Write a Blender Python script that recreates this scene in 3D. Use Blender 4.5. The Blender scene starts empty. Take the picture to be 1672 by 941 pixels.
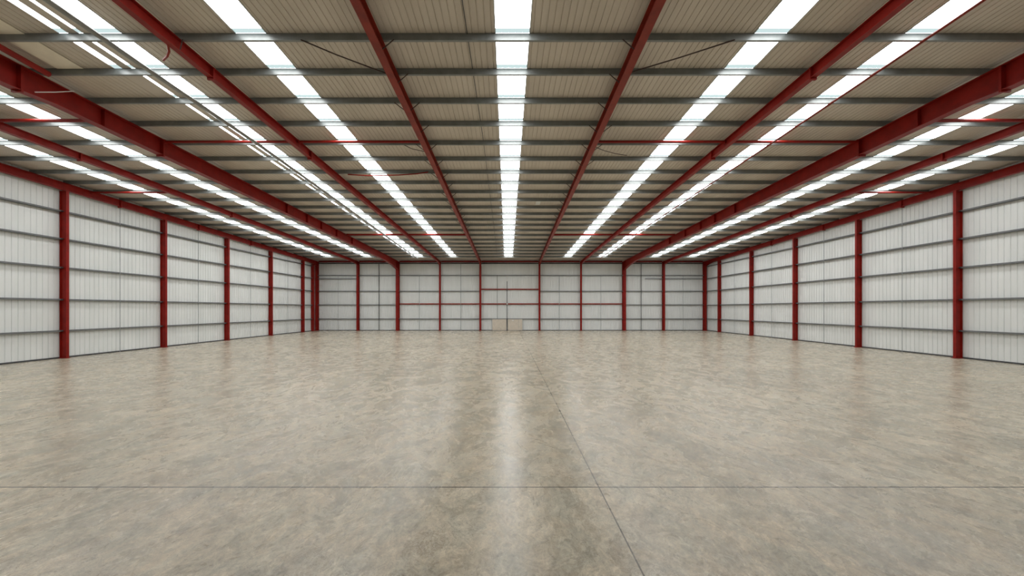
import bpy, math, random
from mathutils import Vector, Matrix

random.seed(7)
SC = bpy.context.scene
COL = SC.collection

# ------------------------------------------------------------------ camera, world, exposure
F = 632.0            # focal length in pixels of the 1672-wide frame
CZ = 2.642           # camera height
K = 7.67             # height of the roof plane above the camera, at the camera
SLOPE = 19.5 / F     # the roof falls towards the far wall
cam = bpy.data.cameras.new('camera')
cam.sensor_width = 36.0
cam.lens = F / 1672.0 * 36.0
cam.shift_x = 1.5 / 1672.0
cam.shift_y = 35.0 / 1672.0
cam.clip_end = 300
cam_o = bpy.data.objects.new('camera', cam)
cam_o.location = (0, 0, CZ)
cam_o.rotation_euler = (math.radians(90), 0, 0)
COL.objects.link(cam_o)
SC.camera = cam_o

SKY = 9.5            # brightness of the daylit rooflight sheets
EXPOSURE = 0.0
SC.view_settings.view_transform = 'Standard'
SC.view_settings.look = 'None'
SC.view_settings.gamma = 1.0
SC.view_settings.use_curve_mapping = False
SC.view_settings.exposure = EXPOSURE
SC.cycles.max_bounces = 10
SC.cycles.diffuse_bounces = 7
SC.cycles.glossy_bounces = 4

world = bpy.data.worlds.new('sky')
SC.world = world
world.use_nodes = True
wn = world.node_tree.nodes
wn['Background'].inputs[0].default_value = (0.75, 0.85, 1.0, 1)
wn['Background'].inputs[1].default_value = 1.0


# ------------------------------------------------------------------ materials
class NT:
    def __init__(self, name):
        self.m = bpy.data.materials.new(name)
        self.m.use_nodes = True
        self.t = self.m.node_tree
        self.n = self.t.nodes
        self.bsdf = self.n['Principled BSDF']

    def node(self, typ, **kw):
        o = self.n.new(typ)
        for k, v in kw.items():
            setattr(o, k, v)
        return o

    def link(self, a, b):
        self.t.links.new(a, b)

    def coord(self):
        return self.node('ShaderNodeTexCoord').outputs['Object']

    def mapping(self, vec, scale):
        m = self.node('ShaderNodeMapping')
        m.inputs['Scale'].default_value = scale
        self.link(vec, m.inputs['Vector'])
        return m.outputs[0]

    def noise(self, vec, scale, detail=4, rough=0.55, dist=0.0):
        o = self.node('ShaderNodeTexNoise')
        o.inputs['Scale'].default_value = scale
        o.inputs['Detail'].default_value = detail
        o.inputs['Roughness'].default_value = rough
        o.inputs['Distortion'].default_value = dist
        self.link(vec, o.inputs['Vector'])
        return o.outputs['Fac']

    def ramp(self, fac, stops):
        o = self.node('ShaderNodeValToRGB')
        el = o.color_ramp.elements
        while len(el) < len(stops):
            el.new(0.5)
        for e, (p, c) in zip(el, stops):
            e.position = p
            e.color = (c[0], c[1], c[2], 1) if len(c) == 3 else c
        self.link(fac, o.inputs[0])
        return o.outputs[0]

    def mix(self, fac, a, b, blend='MIX'):
        o = self.node('ShaderNodeMix', data_type='RGBA', blend_type=blend)
        for s, v in ((o.inputs[0], fac), (o.inputs[6], a), (o.inputs[7], b)):
            if isinstance(v, (int, float)):
                s.default_value = v
            elif isinstance(v, tuple):
                s.default_value = (v[0], v[1], v[2], 1)
            else:
                self.link(v, s)
        return o.outputs[2]

    def vary(self, col, fac, f0, f1, lo, hi):
        m = self.node('ShaderNodeMapRange')
        m.inputs['From Min'].default_value = f0
        m.inputs['From Max'].default_value = f1
        m.inputs['To Min'].default_value = lo
        m.inputs['To Max'].default_value = hi
        self.link(fac, m.inputs['Value'])
        v = self.node('ShaderNodeVectorMath', operation='SCALE')
        self.link(col, v.inputs[0])
        self.link(m.outputs[0], v.inputs['Scale'])
        return v.outputs[0]

    def math(self, op, a, b=None):
        o = self.node('ShaderNodeMath', operation=op)
        for s, v in ((o.inputs[0], a), (o.inputs[1], b)):
            if v is None:
                continue
            if isinstance(v, (int, float)):
                s.default_value = v
            else:
                self.link(v, s)
        return o.outputs[0]


def steel(name, c, rough=0.5, metal=0.0, var=0.18, scale=2.5, spec=0.5):
    t = NT(name)
    v = t.noise(t.coord(), scale, 5, 0.6)
    lo = tuple(x * (1 - var) for x in c)
    hi = tuple(min(1, x * (1 + var)) for x in c)
    t.link(t.ramp(v, [(0.3, lo), (0.7, hi)]), t.bsdf.inputs['Base Color'])
    t.bsdf.inputs['Roughness'].default_value = rough
    t.bsdf.inputs['Metallic'].default_value = metal
    t.bsdf.inputs['Specular IOR Level'].default_value = spec
    return t.m


M_RED = steel('red_oxide_paint', (0.225, 0.010, 0.006), 0.42, var=0.2, spec=0.22)
M_REDB = steel('red_brown_paint', (0.23, 0.024, 0.013), 0.45, var=0.22, spec=0.25)
M_GALV = steel('galvanised_steel', (0.20, 0.215, 0.21), 0.36, 0.35, var=0.15)
M_GIRT = steel('wall_girt_steel', (0.17, 0.18, 0.185), 0.4, 0.3, var=0.15)
M_DARK = steel('dark_steel', (0.05, 0.052, 0.055), 0.5)
M_ROD = steel('rod_steel', (0.30, 0.33, 0.34), 0.45, 0.3)
M_PIPE = steel('grey_pipe', (0.30, 0.31, 0.30), 0.4)
M_CABLE = steel('dark_red_brown_cable', (0.045, 0.022, 0.018), 0.6)
M_WHITE = steel('off_white_paint', (0.72, 0.73, 0.70), 0.5, var=0.04)
M_BOARD = steel('beige_board', (0.62, 0.56, 0.47), 0.6, var=0.08, scale=3)
M_LINER = steel('pale_roof_sheet', (0.85, 0.79, 0.66), 0.5, var=0.06)
M_FLASH = steel('grey_flashing', (0.45, 0.47, 0.46), 0.45, 0.2)


def mat_wall():
    t = NT('pale_grey_wall_sheet')
    co = t.coord()
    a = t.noise(t.mapping(co, (1.2, 1.2, 0.25)), 1.2, 4, 0.5)
    t.link(t.ramp(a, [(0.3, (0.70, 0.73, 0.72)), (0.7, (0.76, 0.785, 0.775))]), t.bsdf.inputs['Base Color'])
    t.bsdf.inputs['Roughness'].default_value = 0.5
    return t.m


def mat_ceiling():
    t = NT('beige_roof_sheet')
    co = t.coord()
    a = t.noise(t.mapping(co, (1.0, 0.25, 1.0)), 1.0, 5, 0.6)
    t.link(t.ramp(a, [(0.3, (0.52, 0.462, 0.39)), (0.7, (0.62, 0.557, 0.48))]), t.bsdf.inputs['Base Color'])
    t.bsdf.inputs['Roughness'].default_value = 0.42
    return t.m


def mat_floor():
    t = NT('power_floated_concrete')
    co = t.coord()
    sv = t.mapping(co, (1.35, 0.85, 1.0))
    big = t.noise(co, 0.25, 4, 0.55, 0.6)
    mid = t.noise(sv, 1.05, 9, 0.66, 1.6)
    fine = t.noise(sv, 5.5, 8, 0.72, 2.6)
    blot = t.noise(sv, 2.6, 6, 0.62, 1.8)
    hue = t.noise(sv, 1.7, 5, 0.6, 1.0)
    tint = t.ramp(hue, [(0.36, (0.352, 0.330, 0.258)), (0.64, (0.418, 0.362, 0.268))])
    base = t.vary(tint, mid, 0.30, 0.70, 0.80, 1.20)
    base = t.vary(base, big, 0.30, 0.70, 0.88, 1.12)
    base = t.vary(base, blot, 0.32, 0.68, 0.80, 1.20)
    base = t.vary(base, fine, 0.32, 0.68, 0.68, 1.34)
    grain = t.noise(co, 26.0, 4, 0.6, 2.0)
    base = t.vary(base, grain, 0.30, 0.70, 0.78, 1.22)
    # trowel swirls and pale chips, thickest in worn patches
    rid = t.noise(co, 9.0, 4, 0.55, 3.2)
    line = t.math('SUBTRACT', 1.0, t.math('MULTIPLY', t.math('ABSOLUTE', t.math('SUBTRACT', rid, 0.5)), 26.0))
    line = t.math('MAXIMUM', line, 0.0)
    patch = t.ramp(t.noise(co, 0.9, 4, 0.6, 0.8), [(0.46, (0, 0, 0)), (0.64, (1, 1, 1))])
    msk = t.math('MULTIPLY', t.math('MULTIPLY', line, patch), 0.60)
    base = t.mix(msk, base, (0.72, 0.66, 0.55))
    # saw-cut joints filled with dark sealant
    sep = t.node('ShaderNodeSeparateXYZ')
    t.link(co, sep.inputs[0])
    cross = t.math('LESS_THAN', t.math('ABSOLUTE', t.math('SUBTRACT', sep.outputs[1], 5.75)), 0.016)
    lx = t.math('SUBTRACT', t.math('ADD', sep.outputs[0], t.math('MULTIPLY', sep.outputs[1], 0.0073)), 1.345)
    lng = t.math('LESS_THAN', t.math('ABSOLUTE', lx), 0.009)
    j = t.math('MAXIMUM', cross, lng)
    base = t.mix(t.math('MULTIPLY', j, 0.9), base, (0.06, 0.055, 0.045))
    t.link(base, t.bsdf.inputs['Base Color'])
    r = t.ramp(mid, [(0.3, (0.23, 0.23, 0.23)), (0.7, (0.32, 0.32, 0.32))])
    t.link(r, t.bsdf.inputs['Roughness'])
    t.bsdf.inputs['Specular IOR Level'].default_value = 0.54
    bp = t.node('ShaderNodeBump')
    bp.inputs['Strength'].default_value = 0.10
    bp.inputs['Distance'].default_value = 0.01
    t.link(t.math('ADD', fine, t.math('MULTIPLY', j, -3.0)), bp.inputs['Height'])
    t.link(bp.outputs[0], t.bsdf.inputs['Normal'])
    return t.m


def mat_sky(name, c, s):
    t = NT(name)
    e = t.node('ShaderNodeEmission')
    e.inputs[0].default_value = (c[0], c[1], c[2], 1)
    e.inputs[1].default_value = s
    t.link(e.outputs[0], t.n['Material Output'].inputs['Surface'])
    return t.m


M_WALL = mat_wall()
M_CEIL = mat_ceiling()
M_FLOOR = mat_floor()
M_SKY = mat_sky('daylit_rooflight', (1.0, 1.0, 1.0), SKY)
M_LAP = mat_sky('daylit_rooflight_double_lap', (0.80, 1.0, 1.0), 0.78)


# ------------------------------------------------------------------ mesh helpers
class MB:
    def __init__(self):
        self.v, self.f, self.mi = [], [], []

    def face(self, pts, mi=0):
        b = len(self.v)
        self.v += [tuple(p) for p in pts]
        self.f.append(tuple(range(b, b + len(pts))))
        self.mi.append(mi)

    def hull8(self, p, mi=0):      # p: 8 corners, bottom loop then top loop
        b = len(self.v)
        self.v += [tuple(q) for q in p]
        for q in ((3, 2, 1, 0), (4, 5, 6, 7), (0, 1, 5, 4), (1, 2, 6, 5), (2, 3, 7, 6), (3, 0, 4, 7)):
            self.f.append(tuple(b + i for i in q))
            self.mi.append(mi)

    def box(self, x0, x1, y0, y1, z0, z1, mi=0):
        self.hull8([(x0, y0, z0), (x1, y0, z0), (x1, y1, z0), (x0, y1, z0),
                    (x0, y0, z1), (x1, y0, z1), (x1, y1, z1), (x0, y1, z1)], mi)

    def rings(self, rings, mi=0, cap=True):
        b = len(self.v)
        n = len(rings[0])
        for r in rings:
            self.v += [tuple(p) for p in r]
        for i in range(len(rings) - 1):
            for k in range(n):
                a, c = b + i * n + k, b + i * n + (k + 1) % n
                self.f.append((a, c, c + n, a + n))
                self.mi.append(mi)
        if cap:
            self.f.append(tuple(b + k for k in reversed(range(n))))
            self.f.append(tuple(b + (len(rings) - 1) * n + k for k in range(n)))
            self.mi += [mi, mi]

    def tube(self, pts, r, n=8, mi=0):
        pts = [Vector(p) for p in pts]
        rs = []
        for i, p in enumerate(pts):
            d = (pts[min(i + 1, len(pts) - 1)] - pts[max(i - 1, 0)]).normalized()
            u = d.cross(Vector((0, 0, 1)))
            if u.length < 1e-3:
                u = Vector((1, 0, 0))
            u.normalize()
            w = u.cross(d)
            rs.append([p + (u * math.cos(2 * math.pi * k / n) + w * math.sin(2 * math.pi * k / n)) * r for k in range(n)])
        self.rings(rs, mi)

    def isec(self, stations, tw, tf):
        # stations: (origin at the middle of the top flange, width axis, depth axis, width, depth)
        rs = []
        for o, u, w, b, h in stations:
            o, u, w = Vector(o), Vector(u), Vector(w)
            q = [(-b / 2, 0), (b / 2, 0), (b / 2, tf), (tw / 2, tf), (tw / 2, h - tf), (b / 2, h - tf),
                 (b / 2, h), (-b / 2, h), (-b / 2, h - tf), (-tw / 2, h - tf), (-tw / 2, tf), (-b / 2, tf)]
            rs.append([o + u * s + w * t for s, t in q])
        b0 = len(self.v)
        n = 12
        for r in rs:
            self.v += [tuple(p) for p in r]
        for i in range(len(rs) - 1):
            for k in range(n):
                a, c = b0 + i * n + k, b0 + i * n + (k + 1) % n
                self.f.append((a, c, c + n, a + n))
                self.mi.append(0)
        for e in (0, len(rs) - 1):
            s = b0 + e * n
            for q in ((0, 1, 2, 3, 10, 11), (3, 4, 9, 10), (4, 5, 6, 7, 8, 9)):
                self.f.append(tuple(s + k for k in q))
                self.mi.append(0)

    def build(self, name, mats, parent=None, smooth=False, origin=None):
        me = bpy.data.meshes.new(name)
        org = Vector(origin) if origin is not None else Vector((0, 0, 0))
        me.from_pydata([tuple(Vector(p) - org) for p in self.v], [], self.f)
        for m in (mats if isinstance(mats, (list, tuple)) else [mats]):
            me.materials.append(m)
        me.polygons.foreach_set('material_index', self.mi)
        if smooth:
            me.polygons.foreach_set('use_smooth', [True] * len(self.f))
        me.update()
        import bmesh
        bm = bmesh.new()
        bm.from_mesh(me)
        bmesh.ops.recalc_face_normals(bm, faces=bm.faces)
        bm.to_mesh(me)
        bm.free()
        o = bpy.data.objects.new(name, me)
        COL.objects.link(o)
        o.location = org
        if parent is not None:
            o.parent = parent
            o.location = org - PLOC.get(parent.name, Vector((0, 0, 0)))
        PLOC[o.name] = org
        return o


PLOC = {}
LABELS = set()


def tag(o, label, cat, group=None):
    n = len(label.split())
    assert 4 <= n <= 16, (n, label)
    assert label not in LABELS, label
    LABELS.add(label)
    o['label'] = label
    o['category'] = cat
    if group:
        o['group'] = group
    return o


def thing(name, loc, label, cat, group=None):
    o = bpy.data.objects.new(name, None)
    COL.objects.link(o)
    o.location = loc
    o.empty_display_size = 0.2
    PLOC[o.name] = Vector(loc)
    return tag(o, label, cat, group)


def struct(o):
    o['kind'] = 'structure'
    return o


def roof(d):
    return CZ + K - SLOPE * d


def roof_d(y, drop=0.0):          # distance at which the roof plane (less a drop) appears at image row y
    return F * (K - drop) / (525.0 - y)


ORD = ['first', 'second', 'third', 'fourth', 'fifth', 'sixth', 'seventh', 'eighth', 'ninth', 'tenth', 'eleventh',
       'twelfth', 'thirteenth', 'fourteenth', 'fifteenth', 'sixteenth', 'seventeenth', 'eighteenth', 'nineteenth',
       'twentieth', 'twenty-first', 'twenty-second', 'twenty-third', 'twenty-fourth']

WX = 24.36           # outer face of the side columns
WALLX = 24.40        # side wall sheets
WALLY = 48.55        # far wall sheets
BACK = -9.0

# ------------------------------------------------------------------ setting
b = MB()
b.box(-WALLX - 0.4, WALLX + 0.4, BACK - 0.4, WALLY + 0.4, -0.3, 0.0)
struct(b.build('floor', M_FLOOR))


def rib_profile(length, pitch, rib, depth, taper):
    """(position, offset) pairs: flat pans with narrow ribs standing back"""
    out = [(0.0, 0.0)]
    n = max(1, round(length / pitch))
    p = length / n
    for i in range(n):
        c = (i + 0.5) * p
        out += [(c - rib / 2 - taper, 0.0), (c - rib / 2, depth), (c + rib / 2, depth), (c + rib / 2 + taper, 0.0)]
    out.append((length, 0.0))
    return out


for side, s in (('left', -1), ('right', 1)):
    b = MB()
    prof = rib_profile(WALLY - BACK, 0.25, 0.022, 0.024, 0.010)
    pts = [(s * (WALLX + off), BACK + p) for p, off in prof]
    for (xa, ya), (xb, yb) in zip(pts, pts[1:]):
        b.face([(xa, ya, 0.0), (xb, yb, 0.0), (xb, yb, roof(yb) + 0.05), (xa, ya, roof(ya) + 0.05)])
    struct(b.build('wall_' + side, M_WALL))

b = MB()
prof = rib_profile(2 * WALLX, 0.2, 0.020, 0.024, 0.010)
pts = [(-WALLX + p, WALLY + off) for p, off in prof]
for (xa, ya), (xb, yb) in zip(pts, pts[1:]):
    b.face([(xa, ya, 0.0), (xb, yb, 0.0), (xb, yb, roof(WALLY) + 0.05), (xa, ya, roof(WALLY) + 0.05)])
struct(b.build('wall_far', M_WALL))
b = MB()
b.box(-WALLX, WALLX, BACK - 0.1, BACK, 0, roof(BACK) + 0.05)
struct(b.build('wall_back', M_WALL))

# base angles along the walls
for side, s in (('left', -1), ('right', 1)):
    b = MB()
    xa, xb = s * WALLX, s * (WALLX - 0.05)
    b.box(min(xa, xb), max(xa, xb), BACK, WALLY, 0.0, 0.075)
    struct(b.build('baseboard_' + side, M_DARK))
b = MB()
b.box(-WALLX, WALLX, WALLY - 0.05, WALLY, 0.0, 0.07)
struct(b.build('baseboard_far', M_DARK))

# rooflight strips: (near left, near right, far left, far right, nearest end, far end); x at d=10 and d=46
STRIPS = [
    ('fl', -22.10, -21.30, -21.95, -21.00, 'skylight strip of white daylight sheets beside the left wall'),
    ('l3', -17.88, -17.05, -17.35, -16.42, 'skylight strip running just outside the deep left rafter'),
    ('l2c', -12.02, -11.78, -12.02, -11.78, 'narrow bright skylight strip left of the grey pipe, the outer of two slivers'),
    ('l2b', -11.50, -11.38, -11.55, -11.42, 'thinnest skylight sliver, hugging the left side of the grey pipe'),
    ('l2', -11.12, -10.33, -11.20, -10.30, 'white skylight strip with the grey pipe slung beneath it'),
    ('l1', -7.33, -6.50, -7.22, -6.42, 'skylight strip between the two slim rafters left of centre'),
    ('c', -0.42, 0.50, -0.82, 0.20, 'central skylight strip running straight overhead to the far wall'),
    ('r1', 6.46, 7.34, 6.22, 7.12, 'skylight strip between the two slim rafters right of centre'),
    ('r2', 10.46, 11.24, 10.22, 11.15, 'white skylight strip with a thin red pipe along its right edge'),
    ('r3', 16.92, 17.78, 16.42, 17.36, 'skylight strip running just outside the deep right rafter'),
    ('r4', 21.32, 22.15, 20.80, 21.72, 'skylight strip of white daylight sheets beside the right wall'),
]
SK0, SK1 = 3.5, 45.6  # strips cut short out of view, so less light reaches the near floor
PD1 = roof_d(111.5)


STRIP_END = {'l2c': PD1}


def strip_x(st, d):
    t = (d - 10.0) / 36.0
    return st[1] + (st[3] - st[1]) * t, st[2] + (st[4] - st[2]) * t


# ceiling sheets between the strips
b = MB()
RIB = 0.17
def sheet(xa0, xb0, xa1, xb1, d0, d1):
    w = (xb0 - xa0 + xb1 - xa1) / 2
    prof = rib_profile(w, RIB, 0.014, 0.018, 0.008) if w > 0.3 else [(0, 0), (w, 0)]
    P0 = [(xa0 + (xb0 - xa0) * p / w, off) for p, off in prof]
    P1 = [(xa1 + (xb1 - xa1) * p / w, off) for p, off in prof]
    for i in range(len(prof) - 1):
        b.face([(P0[i][0], d0, roof(d0) + P0[i][1]), (P0[i + 1][0], d0, roof(d0) + P0[i + 1][1]),
                (P1[i + 1][0], d1, roof(d1) + P1[i + 1][1]), (P1[i][0], d1, roof(d1) + P1[i][1])])
E = WALLX + 0.1
edges = [(-E, -E)]
for st in STRIPS:
    edges.append((strip_x(st, SK0), strip_x(st, SK1)))
left0 = left1 = -E
for st in STRIPS:
    a0, b0_ = strip_x(st, SK0)
    a1, b1_ = strip_x(st, SK1)
    sheet(left0, a0, left1, a1, SK0, SK1)
    left0, left1 = b0_, b1_
sheet(left0, E, left1, E, SK0, SK1)
sheet(-12.02, -11.78, -12.02, -11.78, PD1 + 0.01, SK1)
struct(b.build('ceiling', M_CEIL))
b = MB()
sheet(-E, E, -E, E, BACK - 0.1, SK0)
struct(b.build('ceiling_rear', M_CEIL))  # unseen roof left without rooflights to dim the near floor
b = MB()
sheet(-E, E, -E, E, SK1, WALLY + 0.1)
struct(b.build('ceiling_far', M_CEIL))

# purlin rows measured at their roof line
PY = [54, 111.5, 159.4, 197.3, 229.1, 255.5, 277.3, 294.8, 310.2, 323.5, 335.8, 346.9, 356.5, 365.4, 374.0, 382.2,
      389.8, 396.5, 402.5, 408.0, 413.2, 418.0]
PD = [roof_d(y) for y in PY]
PH = 0.185

# ------------------------------------------------------------------ columns
G_LEVELS = [1.48, 3.17, 4.90, 6.45, 7.95]
SIDE_D = [20.95, 26.95, 32.95, 38.95, 44.95]
CH, CB = 0.36, 0.145
EDGE_DROP_N, EDGE_DROP_F = 0.56, 0.50


TD = PH + 0.005      # rafters sit under the purlins


def edge_bottom(d):
    return roof(d) - TD - (0.40 if d < 46 else 0.50) - 0.012


def side_column(s, d, label, group):
    x = s * WX
    t = thing('steel_column', (s * (WX - CH / 2), d, 0), label, 'column', group)
    zt = edge_bottom(d)
    m = MB()
    # depth axis points outwards from the inner flange
    xin = s * (WX - CH)
    m.isec([((xin, d, 0.02), (0, 1, 0), (s, 0, 0), CB, CH), ((xin, d, zt), (0, 1, 0), (s, 0, 0), CB, CH)], 0.012, 0.018)
    m.build('shaft', M_RED, t)
    m = MB()
    cx = s * (WX - CH / 2)
    m.box(cx - 0.23, cx + 0.19, d - 0.13, d + 0.13, 0.0, 0.025)
    m.build('base_plate', M_RED, t)
    for z in G_LEVELS:
        m = MB()
        xa, xb = sorted((s * (WX - 0.20), s * (WX - 0.02)))
        m.box(xa, xb, d - 0.14, d + 0.14, z - 0.006, z + 0.006)
        m.build('girt_cleat', M_DARK, t)
    return t


for s, nm in ((-1, 'left'), (1, 'right')):
    for i, d in enumerate(SIDE_D):
        lab = ('dark red steel column on the %s wall, ' % nm) + (
            'nearest the camera' if i == 0 else ORD[i] + ' from the camera' if i < 4 else 'last before the far corner')
        side_column(s, d, lab, 'red columns along the side walls')
# the extra column hard against the left far corner
side_column(-1, 47.2, 'dark red column on the left wall pressed beside the far corner column', 'red columns along the side walls')

FAR_Y = 48.02
FARC = [  # x, width, depth, label, top drop
    (-24.17, 0.26, 0.42, 'dark red corner column where left and far walls meet', 0.83),
    (-19.08, 0.24, 0.42, 'dark red far wall column between left corner and deep left rafter', 0.665),
    (-14.13, 0.36, 0.50, 'broad red far wall column carrying the deep left rafter', 1.325),
    (-8.85, 0.19, 0.30, 'slim red far wall column just right of the deep left rafter column', 0.665),
    (-3.83, 0.22, 0.30, 'slim red far wall column left of the beige boards', 0.665),
    (3.53, 0.22, 0.30, 'slim red far wall column right of the beige boards', 0.665),
    (8.70, 0.19, 0.30, 'slim red far wall column just left of the deep right rafter column', 0.665),
    (14.09, 0.36, 0.50, 'broad red far wall column carrying the deep right rafter', 1.325),
    (19.00, 0.24, 0.42, 'dark red far wall column between right corner and deep right rafter', 0.665),
    (24.12, 0.30, 0.42, 'dark red corner column where right and far walls meet', 0.83),
]
FAR_ROWS = [1.46, 3.22, 4.92, 6.90]
for x, w, h, lab, drop in FARC:
    t = thing('steel_column', (x, FAR_Y + h / 2, 0), lab, 'column', 'red columns along the far wall')
    m = MB()
    zt = roof(FAR_Y + h) - TD + 0.0
    m.isec([((x, FAR_Y, 0.02), (1, 0, 0), (0, 1, 0), w, h), ((x, FAR_Y, zt), (1, 0, 0), (0, 1, 0), w, h)], 0.014, 0.02)
    m.build('shaft', M_RED, t)
    m = MB()
    m.box(x - w / 2 - 0.06, x + w / 2 + 0.06, FAR_Y - 0.06, FAR_Y + h, 0.0, 0.025)
    m.build('base_plate', M_RED, t)


# ------------------------------------------------------------------ rafters
def rafter(name, stations, b_, label, mat, tw=0.012, tf=0.018, plates=(), stiff=(), braces=(), group=None):
    """stations: (distance, x, drop of top below roof, depth)"""
    d0, x0, t0, h0 = stations[0]
    t = thing(name, (x0, d0, roof(d0) - t0), label, 'rafter', group)
    m = MB()
    m.isec([((x, d, roof(d) - tp), (1, 0, 0), (0, 0, -1), b_, h) for d, x, tp, h in stations], tw, tf)
    m.build('beam', mat, t)

    def at(d):
        for (da, xa, ta, ha), (db, xb, tb, hb) in zip(stations, stations[1:]):
            if da <= d <= db:
                k = (d - da) / (db - da)
                return xa + (xb - xa) * k, ta + (tb - ta) * k, ha + (hb - ha) * k
        return stations[-1][1:]
    for d in plates:
        x, tp, h = at(d)
        m = MB()
        m.box(x - b_ / 2 - 0.01, x + b_ / 2 + 0.01, d - 0.03, d + 0.03, roof(d) - tp - h - 0.06, roof(d) - tp - 0.002)
        m.build('splice_plate', mat, t)
    for d in stiff:
        x, tp, h = at(d)
        m = MB()
        for sg in (-1, 1):
            xa, xb = sorted((x + sg * tw / 2, x + sg * (b_ / 2 - 0.004)))
            m.box(xa, xb, d - 0.008, d + 0.008, roof(d) - tp - h + tf, roof(d) - tp - tf)
        m.build('web_stiffener', mat, t)
    for d, sg, ln in braces:
        x, tp, h = at(d)
        m = MB()
        zb = roof(d) - tp - h + 0.03
        zt = roof(d) - PH - 0.01
        m.tube([(x + sg * (b_ / 2 - 0.01), d - 0.04, zb), (x + sg * (b_ / 2 + ln), d - 0.04, zt)], 0.014, 6)
        m.build('fly_brace', M_CABLE, t)
    return t


NEARD = -7.0


def slim(x_near, x_far, b_, label, mat, h=0.30, inner=0, plates=(), br=()):
    st = [(NEARD, x_near, TD, h), (9.0, x_near, TD, h), (40.0, x_near + (x_far - x_near) * 0.8, TD, h),
          (45.5, x_near + (x_far - x_near) * 0.94, TD, h), (47.2, x_far, TD, h + 0.07), (48.01, x_far, TD, h + 0.16)]
    return rafter('roof_rafter', st, b_, label, mat, plates=plates, braces=br, group='slim red roof rafters')


def brs(idx_in, sg):
    return [(PD[i], sg, 0.30) for i in idx_in]


slim(-3.50, -3.80, 0.22, 'slim red brown rafter left of the central skylight, with short diagonal braces', M_REDB, 0.30,
     br=brs(range(0, 14), 1) + [(PD[i], -1, 0.34) for i in (2, 4, 5, 6, 8, 9, 10, 12, 14)])
slim(3.36, 3.53, 0.22, 'slim red brown rafter right of the central skylight, with short diagonal braces', M_REDB, 0.30,
     br=brs(range(0, 12), -1) + [(PD[i], 1, 0.34) for i in (3, 4, 5)])
slim(-8.84, -8.84, 0.17, 'slim dark red rafter between the left centre and grey pipe skylights', M_RED, 0.31,
     plates=(11.4, 17.0), br=[(PD[0], 1, 0.05)])
slim(8.90, 8.70, 0.17, 'slim dark red rafter between the right centre and red pipe skylights', M_RED, 0.31,
     plates=(11.4, 17.0))
slim(-19.2, -19.08, 0.18, 'slim dark red rafter between the two outermost left skylights', M_RED, 0.30, plates=(17.2, 26.5))
slim(19.3, 19.00, 0.18, 'slim dark red rafter between the two outermost right skylights', M_RED, 0.30, plates=(17.2, 26.5))

for s, nm in ((-1, 'left'), (1, 'right')):
    xf = -14.13 if s < 0 else 14.09
    st = [(NEARD, s * 14.42, TD, 0.80), (11.2, s * 14.42, TD, 0.74), (12.2, s * 14.41, TD, 0.65), (16.0, s * 14.40, TD, 0.65),
          (38.0, xf - s * -0.08, TD, 0.62), (43.5, xf, TD, 0.64), (46.0, xf, TD, 0.80), (47.6, xf, TD, 1.0), (48.01, xf, TD, 1.12)]
    rafter('portal_rafter', st, 0.28, 'deep dark red main rafter with bolted splices, %s side of the roof' % nm, M_RED,
           tw=0.016, tf=0.024, plates=(11.3, 15.9), stiff=(13.6, 24.6, 27.0, 29.0, 31.5, 34.5, 47.6), group='deep portal rafters')
    x = s * (WX - 0.20)
    st = [(NEARD, x, TD, 0.40), (14.0, x, TD, 0.40), (44.5, x, TD, 0.40), (46.4, x, TD, 0.40), (47.3, x, TD, 0.48), (48.01, x, TD, 0.62)]
    rafter('edge_rafter', st, 0.20, 'dark red edge rafter capping the columns along the %s wall' % nm, M_RED,
           plates=(23.9, 29.9, 35.9), group='edge rafters above the side walls')

# ------------------------------------------------------------------ purlins
for i, d in enumerate(PD):
    m = MB()
    z = roof(d) - 0.004
    q = [(0, 0), (0.07, 0), (0.07, -0.012), (0.010, -0.012), (0.010, -PH + 0.012), (0.07, -PH + 0.012), (0.07, -PH), (0, -PH)]
    rs = [[(x, d + a, z + c - SLOPE * a) for a, c in q] for x in (-WALLX + 0.03, 0.0, WALLX - 0.03)]
    m.rings(rs)
    n = len(PD) - i
    lab = 'grey galvanised purlin crossing the whole ceiling, ' + (
        'nearest the camera' if i == 0 else 'second nearest the camera' if i == 1 else 'third nearest the camera' if i == 2
        else 'nearest the far wall' if n == 1 else ORD[n - 1] + ' from the far wall')
    tag(m.build('roof_purlin', M_GALV, origin=(0, d, z - PH)), lab, 'purlin', 'galvanised roof purlins')

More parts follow.
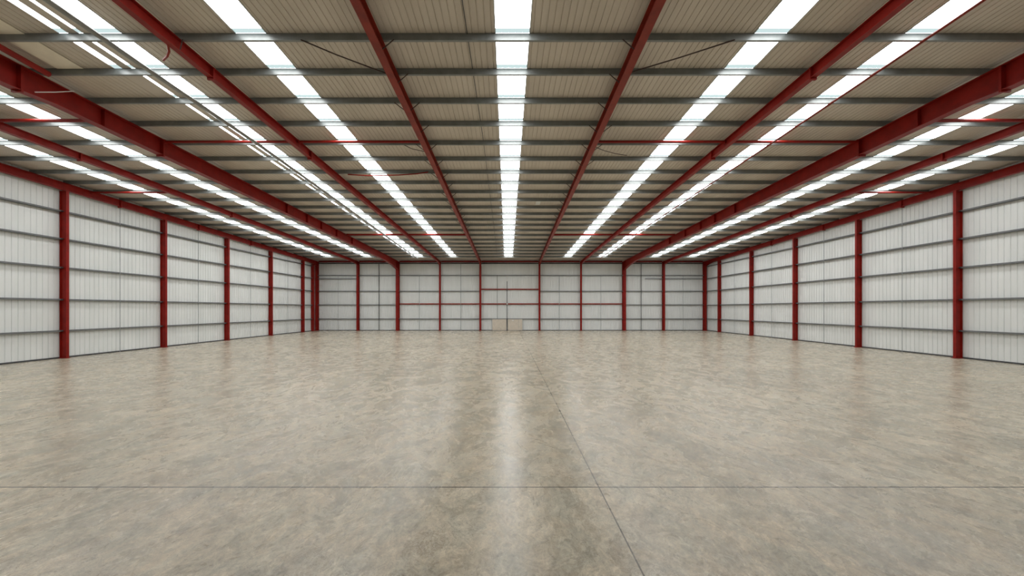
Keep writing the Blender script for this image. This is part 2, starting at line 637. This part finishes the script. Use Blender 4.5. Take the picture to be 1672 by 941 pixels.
# ------------------------------------------------------------------ skylights
for st in STRIPS:
    t = thing('skylight_strip', ((st[1] + st[2]) / 2, 10.0, roof(10.0)), st[5], 'skylight', 'rooflight strips in the ceiling')
    cuts = [SK0 + 0.01] + PD[:2] if st[0] in STRIP_END else [SK0 + 0.01] + PD + [SK1 - 0.01]
    narrow = st[2] - st[1] < 0.4
    for a, c in zip(cuts, cuts[1:]):
        if c - a < 0.15:
            continue
        m = MB()
        lap = c - 0.17 if c < SK1 - 0.02 else c
        n = 1 if narrow else 5

        def rows(d):
            xl, xr = strip_x(st, d)
            xl, xr = xl + 0.005, xr - 0.005
            out = []
            for k in range(n):
                xa, xb = xl + (xr - xl) * k / n, xl + (xr - xl) * (k + 1) / n
                w = xb - xa
                out += [(xa, 0.0), (xb - 0.04 * w - 0.012, 0.0), (xb - 0.012, 0.018)]
            out.append((xr, 0.0))
            return [(x, d, roof(d) + o) for x, o in out]
        r0, r1 = rows(a), rows(lap)
        for p in range(len(r0) - 1):
            m.face([r0[p], r0[p + 1], r1[p + 1], r1[p]], 0)
        if lap < c:
            r2 = rows(c)
            for p in range(len(r1) - 1):
                m.face([r1[p], r1[p + 1], r2[p + 1], r2[p]], 1)
        m.build('daylight_sheet', [M_SKY, M_LAP], t)
    if not narrow:
        for e in (0, 1):
            m = MB()
            x0, x1 = strip_x(st, SK0)[e], strip_x(st, SK1)[e]
            w = 0.014
            z0, z1 = roof(SK0), roof(SK1)
            m.hull8([(x0 - w, SK0, z0 - 0.014), (x0 + w, SK0, z0 - 0.014), (x1 + w, SK1, z1 - 0.012), (x1 - w, SK1, z1 - 0.012),
                     (x0 - w, SK0, z0 - 0.002), (x0 + w, SK0, z0 - 0.002), (x1 + w, SK1, z1 - 0.002), (x1 - w, SK1, z1 - 0.002)])
            m.build('edge_flashing', M_FLASH, t)

# ------------------------------------------------------------------ girts and sag rods


def girt_mesh(p0, p1, inward, depth=0.17, fl=0.085, mat=None, name='wall_girt'):
    """channel lying flat: horizontal web, upright flange on the room side and one on the sheet side"""
    p0, p1, w = Vector(p0), Vector(p1), Vector(inward)
    q = [(0, -fl / 2), (0.008, -fl / 2), (0.008, fl / 2 - 0.008), (depth - 0.008, fl / 2 - 0.008), (depth - 0.008, -fl / 2),
         (depth, -fl / 2), (depth, fl / 2), (0, fl / 2)]
    m = MB()
    m.rings([[p + w * a + Vector((0, 0, c)) for a, c in q] for p in (p0, p1)])
    return m.build(name, mat, origin=(p0 + p1) / 2)


ROWN = ['lowest row', 'second row up', 'third row up', 'fourth row up', 'top row']
SIDE_BAYS = [(14.0, 20.95), (20.95, 26.95), (26.95, 32.95), (32.95, 38.95), (38.95, 44.95), (44.95, 47.2)]
BAYN = ['bay at the picture edge', 'first full bay', 'second full bay', 'third full bay', 'fourth full bay', 'narrow corner bay']
for s, nm in ((-1, 'left'), (1, 'right')):
    for bi, (a, c) in enumerate(SIDE_BAYS):
        if bi == 5 and s > 0:
            c = 48.0
        for ri, z in enumerate(G_LEVELS):
            o = girt_mesh((s * (WALLX - 0.003), a + 0.012, z), (s * (WALLX - 0.003), c - 0.012, z), (-s, 0, 0), mat=M_GIRT)
            tag(o, 'grey steel girt on the %s wall, %s, %s' % (nm, ROWN[ri], BAYN[bi]), 'girt', 'girts on the side walls')
        if bi < 5:
            mid = (a + c) / 2 if bi else 17.95
            m = MB()
            m.tube([(s * (WALLX - 0.205), mid, 0.0), (s * (WALLX - 0.205), mid, edge_bottom(mid) - 0.01)], 0.016, 8)
            o = m.build('sag_rod', M_ROD, origin=(s * (WALLX - 0.205), mid, 0))
            tag(o, 'thin grey sag rod on the %s wall, middle of the %s' % (nm, BAYN[bi]), 'rod', 'sag rods on the side walls')

FX = [c[0] for c in FARC]
FBN = ['left corner bay', 'second bay from the left corner', 'third bay from the left corner', 'fourth bay from the left corner',
       'centre bay', 'fourth bay from the right corner', 'third bay from the right corner', 'second bay from the right corner',
       'right corner bay']
FRN = ['lowest row', 'second row up', 'third row up', 'top row']
for bi in range(9):
    a, c = FX[bi] + 0.01, FX[bi + 1] - 0.01
    for ri, z in enumerate(FAR_ROWS):
        red = (ri == 1 and 2 <= bi <= 6) or (ri == 2 and bi == 4)
        zz = z
        if red:
            zz = 3.33 if ri == 1 else 5.16
        o = girt_mesh((a, WALLY - 0.003, zz), (c, WALLY - 0.003, zz), (0, -1, 0), fl=0.13 if red else 0.085, mat=M_RED if red else M_GIRT)
        tag(o, '%s girt on the far wall, %s, %s' % ('dark red' if red else 'grey steel', FRN[ri], FBN[bi]), 'girt', 'girts on the far wall')
for a, c, lab in ((FX[0], FX[1], 'extra grey rail just under the top girt, left corner bay of far wall'),
                  (16.8, FX[8], 'short extra grey rail under the top girt, beside the right corner bay'),
                  (FX[8], FX[9], 'extra grey rail just under the top girt, right corner bay of far wall')):
    tag(girt_mesh((a + .01, WALLY - 0.003, 6.48), (c - .01, WALLY - 0.003, 6.48), (0, -1, 0), fl=0.07, mat=M_GIRT), lab, 'girt', 'girts on the far wall')

FY = WALLY - 0.21


def upright(x, z0, z1, r, mat, name, label, cat, group=None):
    m = MB()
    m.tube([(x, FY, z0), (x, FY, z1)], r, 8)
    return tag(m.build(name, mat, origin=(x, FY, z0)), label, cat, group)


ZT = roof(WALLY) - 0.45
upright(-21.6, 0.0, 6.9, 0.014, M_ROD, 'sag_rod', 'thin grey sag rod on far wall, left corner bay', 'rod', 'sag rods on the far wall')
upright(-16.5, 0.0, ZT, 0.042, M_DARK, 'drain_pipe', 'dark upright drain pipe on far wall left of the deep left rafter column', 'pipe', 'dark drain pipes on the far wall')
upright(-11.45, 0.0, 6.9, 0.026, M_ROD, 'sag_rod', 'grey sag rod on far wall just right of the deep left rafter column', 'rod', 'sag rods on the far wall')
upright(-6.28, 0.0, 8.4, 0.030, M_ROD, 'sag_rod', 'grey sag rod on far wall in the bay left of the centre bay', 'rod', 'sag rods on the far wall')
upright(-1.72, 1.46, 6.9, 0.022, M_DARK, 'sag_rod', 'thin dark sag rod on far wall above the left beige board', 'rod', 'sag rods on the far wall')
upright(6.02, 0.0, 6.9, 0.026, M_ROD, 'sag_rod', 'grey sag rod on far wall in the bay right of the centre bay', 'rod', 'sag rods on the far wall')
upright(11.2, 0.0, 6.9, 0.018, M_ROD, 'sag_rod', 'grey sag rod on far wall just left of the deep right rafter column', 'rod', 'sag rods on the far wall')
upright(16.25, 0.0, ZT, 0.042, M_DARK, 'drain_pipe', 'dark upright drain pipe on far wall right of the deep right rafter column', 'pipe', 'dark drain pipes on the far wall')
upright(21.5, 0.0, 6.9, 0.014, M_ROD, 'sag_rod', 'thin grey sag rod on far wall, right corner bay', 'rod', 'sag rods on the far wall')
# the centre post
t = thing('door_post', (-0.5, FY, 0), 'slim grey post with a white head between the two beige boards', 'post')
m = MB(); m.box(-0.54, -0.46, FY - 0.02, FY + 0.04, 0, 6.15); m.build('post', M_DARK, t)
m = MB(); m.box(-0.55, -0.45, FY - 0.03, FY + 0.05, 6.15, 6.85); m.build('post_head', M_WHITE, t)
m = MB(); m.box(-0.57, -0.43, FY - 0.04, FY + 0.05, 3.25, 3.41); m.build('joint_plate', M_WHITE, t)

# boards low on the far wall
for x0, x1, lab in ((-2.33, -0.58, 'beige board closing an opening low on the far wall, left of the post'),
                    (-0.42, 1.40, 'beige board with a small white tag low on the far wall, right of the post')):
    t = thing('wall_board', ((x0 + x1) / 2, WALLY - 0.1, 0), lab, 'board', 'beige boards on the far wall')
    m = MB(); m.box(x0, x1, WALLY - 0.195, WALLY - 0.178, 0.04, 1.41); m.build('panel', M_BOARD, t)
    m = MB()
    m.box(x0, x1, WALLY - 0.20, WALLY - 0.17, 0.0, 0.045)
    m.build('bottom_rail', M_GIRT, t)
    if x0 > -1:
        m = MB(); m.box(0.13, 0.33, WALLY - 0.205, WALLY - 0.195, 1.20, 1.32); m.build('tag', M_WHITE, t)
        m = MB(); m.box(0.93, 0.95, WALLY - 0.198, WALLY - 0.195, 0.05, 1.40); m.build('joint_strip', M_PIPE, t)
    else:
        m = MB()
        m.tube([(-1.75, WALLY - 0.2, 0.06), (-1.72, WALLY - 0.2, 0.25), (-1.5, WALLY - 0.2, 0.42), (-1.28, WALLY - 0.2, 0.25), (-1.25, WALLY - 0.2, 0.06)], 0.012, 6)
        m.build('arch_mark', M_PIPE, t)

# eave beam and gutter angle above the far wall
for bi in range(9):
    a, c = FX[bi] + FARC[bi][1] / 2 + 0.01, FX[bi + 1] - FARC[bi + 1][1] / 2 - 0.01
    t = thing('eave_beam', ((a + c) / 2, 48.3, 8.5), 'dark red eave beam atop far wall, ' + FBN[bi], 'beam', 'eave beams on the far wall')
    m = MB()
    m.isec([((a, 48.35, 8.70), (0, 1, 0), (0, 0, -1), 0.14, 0.17), ((c, 48.35, 8.70), (0, 1, 0), (0, 0, -1), 0.14, 0.17)], 0.012, 0.015)
    m.build('beam', M_RED, t)
    m = MB()
    m.box(a, c, 48.32, 48.50, 8.36, 8.40)
    m.box(a, c, 48.32, 48.34, 8.33, 8.43)
    m.build('bottom_angle', M_DARK, t)


# ------------------------------------------------------------------ struts, pipes, cables in the roof
def pix(px, py, drop):
    d = F * (K - drop) / (525.0 - py)
    return ((px - 834.5) * d / F, d, CZ + K - SLOPE * d - drop)


def rod(name, pts, r, mat, label, cat, group=None, n=8, smooth=True):
    m = MB()
    m.tube(pts, r, n)
    return tag(m.build(name, mat, smooth=False, origin=pts[0]), label, cat, group)


def strut(x0, x1, d, drop, label, r=0.05):
    z = roof(d) - drop
    t = thing('tie_strut', ((x0 + x1) / 2, d, z), label, 'strut', 'red tie struts between rafters')
    m = MB(); m.tube([(x0, d, z), (x1, d, z)], r, 10); m.build('tube', M_RED, t)
    for xe in (x0, x1):
        m = MB()
        m.box(xe - 0.01, xe + 0.01, d - 0.07, d + 0.07, z - 0.07, z + 0.07)
        m.build('end_plate', M_RED, t)


sd = PD[4] - 0.42
strut(-14.24, -8.94, sd, 0.26, 'red tie strut near the fifth purlin, deep left rafter to the next slim one')
strut(-8.74, -3.62, sd, 0.26, 'red tie strut left of centre crossing the left centre skylight, nearer one')
strut(3.50, 8.80, sd, 0.26, 'red tie strut right of centre crossing the right centre skylight, nearer one')
strut(9.0, 14.24, sd, 0.26, 'red tie strut crossing the red pipe skylight, nearer the camera')
sd = PD[15] - 0.85
strut(-14.02, -8.94, sd, 0.25, 'red tie strut crossing the grey pipe skylight, farther towards the far wall', 0.075)
strut(-8.74, -3.82, sd, 0.25, 'red tie strut crossing the left centre skylight, farther one', 0.075)
strut(3.60, 8.65, sd, 0.25, 'red tie strut crossing the right centre skylight, farther one', 0.075)
strut(8.85, 13.98, sd, 0.25, 'red tie strut crossing the red pipe skylight, farther towards the far wall', 0.075)
sd = PD[3] - 0.5
strut(-19.1, -14.6, sd, 0.25, 'red tie strut between the deep left rafter and the slim outer one', 0.06)
strut(14.6, 19.2, sd, 0.25, 'red tie strut between the deep right rafter and the slim outer one', 0.06)
sd = PD[8] - 0.35
strut(-24.02, -19.28, sd, 0.27, 'red tie strut between the left edge rafter and the slim outer one', 0.055)
strut(19.38, 24.02, sd, 0.27, 'red tie strut between the right edge rafter and the slim outer one', 0.055)

# service pipes under the skylights
t = thing('service_pipe', (-10.6, 10, roof(10) - 0.3), 'grey service pipe slung lengthwise under the roof left of centre', 'pipe')
m = MB()
m.tube([(-10.60, NEARD, roof(NEARD) - 0.39), (-10.50, 11.3, roof(11.3) - 0.39), (-10.40, 16.0, roof(16) - 0.39),
        (-10.50, 24.0, roof(24) - 0.39), (-10.83, 45.0, roof(45) - 0.39)], 0.062, 12)
m.build('pipe', M_PIPE, t, smooth=True)
for d in PD[:18]:
    x = -10.46 if d < 24 else -10.50 - 0.33 * (d - 24) / 21
    m = MB(); m.box(x - 0.012, x + 0.012, d + 0.02, d + 0.03, roof(d) - 0.34, roof(d) - PH - 0.006); m.build('hanger', M_GALV, t)
rod('sprinkler_pipe', [(10.83, NEARD, roof(NEARD) - 0.38), (10.71, 11, roof(11) - 0.38), (10.66, 16, roof(16) - 0.38),
                       (10.52, 24, roof(24) - 0.38), (10.34, 36, roof(36) - 0.38), (10.30, 45, roof(45) - 0.38)],
    0.034, M_REDB, 'thin red sprinkler pipe running lengthwise along the right hand skylight edge', 'pipe')

# diagonal bracing rods and loose cables
rod('bracing_rod', [pix(491, 65, 0.20), pix(548, 89, 0.22), pix(609, 112, 0.25), pix(634, 121, 0.30)], 0.018, M_CABLE,
    'dark diagonal bracing rod running into the rafter left of the central skylight', 'rod', 'diagonal bracing rods')
rod('bracing_rod', [pix(1200, 65, 0.20), pix(1110, 94, 0.22), pix(1050, 112, 0.25), pix(1028, 119, 0.30)], 0.018, M_CABLE,
    'dark diagonal bracing rod running into the rafter right of the central skylight', 'rod', 'diagonal bracing rods')
rod('hanging_cable', [pix(568, 285, 0.22), pix(600, 287, 0.30), pix(650, 286, 0.32), pix(680, 284, 0.26), pix(699, 281, 0.2)], 0.03, M_RED,
    'sagging dark red rod crossing the left centre skylight', 'rod')
rod('hanging_cable', [pix(1024, 254, 0.22), pix(1005, 251, 0.24), pix(986, 246, 0.26), pix(976, 242, 0.3), pix(968, 238, 0.4)], 0.014, M_CABLE,
    'loose dark cable drooping beside the rafter right of centre', 'cable')
rod('hanging_cable', [pix(660, 237, 0.22), pix(672, 243, 0.28), pix(690, 247, 0.34), pix(698, 248, 0.42)], 0.014, M_CABLE,
    'loose dark cable drooping beside the rafter left of centre', 'cable')
rod('hanging_cable', [pix(274, 72, 0.48), pix(276, 84, 0.56), pix(273, 92, 0.60), pix(267, 98, 0.55)], 0.03, M_REDB,
    'short red cable loop hanging under the slim left rafter', 'cable')

# small pale patch, pale sheet, extra red stay near the top left corner
px0, pd0 = 1.74, roof_d(331)
m = MB(); m.box(px0 - 0.14, px0 + 0.14, pd0 - 0.42, pd0 + 0.42, roof(pd0) - 0.03, roof(pd0) - 0.018)
tag(m.build('roof_patch', M_WHITE, origin=(px0, pd0, roof(pd0) - 0.02)), 'small pale square patch on the roof sheets right of the central skylight', 'patch')
m = MB()
za, zb = roof(7.0) - 0.02, roof(PD[1] - 0.02) - 0.02
m.hull8([(-13.72, 7.0, za - 0.01), (-12.93, 7.0, za - 0.01), (-12.93, PD[1] - 0.02, zb - 0.01), (-13.72, PD[1] - 0.02, zb - 0.01),
         (-13.72, 7.0, za), (-12.93, 7.0, za), (-12.93, PD[1] - 0.02, zb), (-13.72, PD[1] - 0.02, zb)])
tag(m.build('roof_sheet', M_LINER, origin=(-13.3, PD[1], zb)), 'paler roof sheet panel beside the deep left rafter, top left corner', 'roof sheet')
rod('roof_stay', [(-13.62, 8.5, roof(8.5) - 0.30), (-13.86, 11.6, roof(11.6) - 0.26)], 0.085, M_RED,
    'short red stay beside the deep left rafter in the top left corner', 'strut')
rod('conduit', [pix(57, 150.5, 0.86), pix(90, 150.5, 0.62), pix(121, 149, 0.4)], 0.012, M_WHITE,
    'thin pale conduit crossing the deep left rafter near the camera', 'conduit')

# thin rod for the dark sheet lap seam left of the central skylight
rod('roof_seam', [(-1.16, NEARD, roof(NEARD) - 0.02), (-1.17, 16, roof(16) - 0.02), (-1.25, 22, roof(22) - 0.02), (-1.6, 45, roof(45) - 0.02)],
    0.010, M_DARK, 'thin dark lap seam along the roof sheets just left of the central skylight', 'cable')
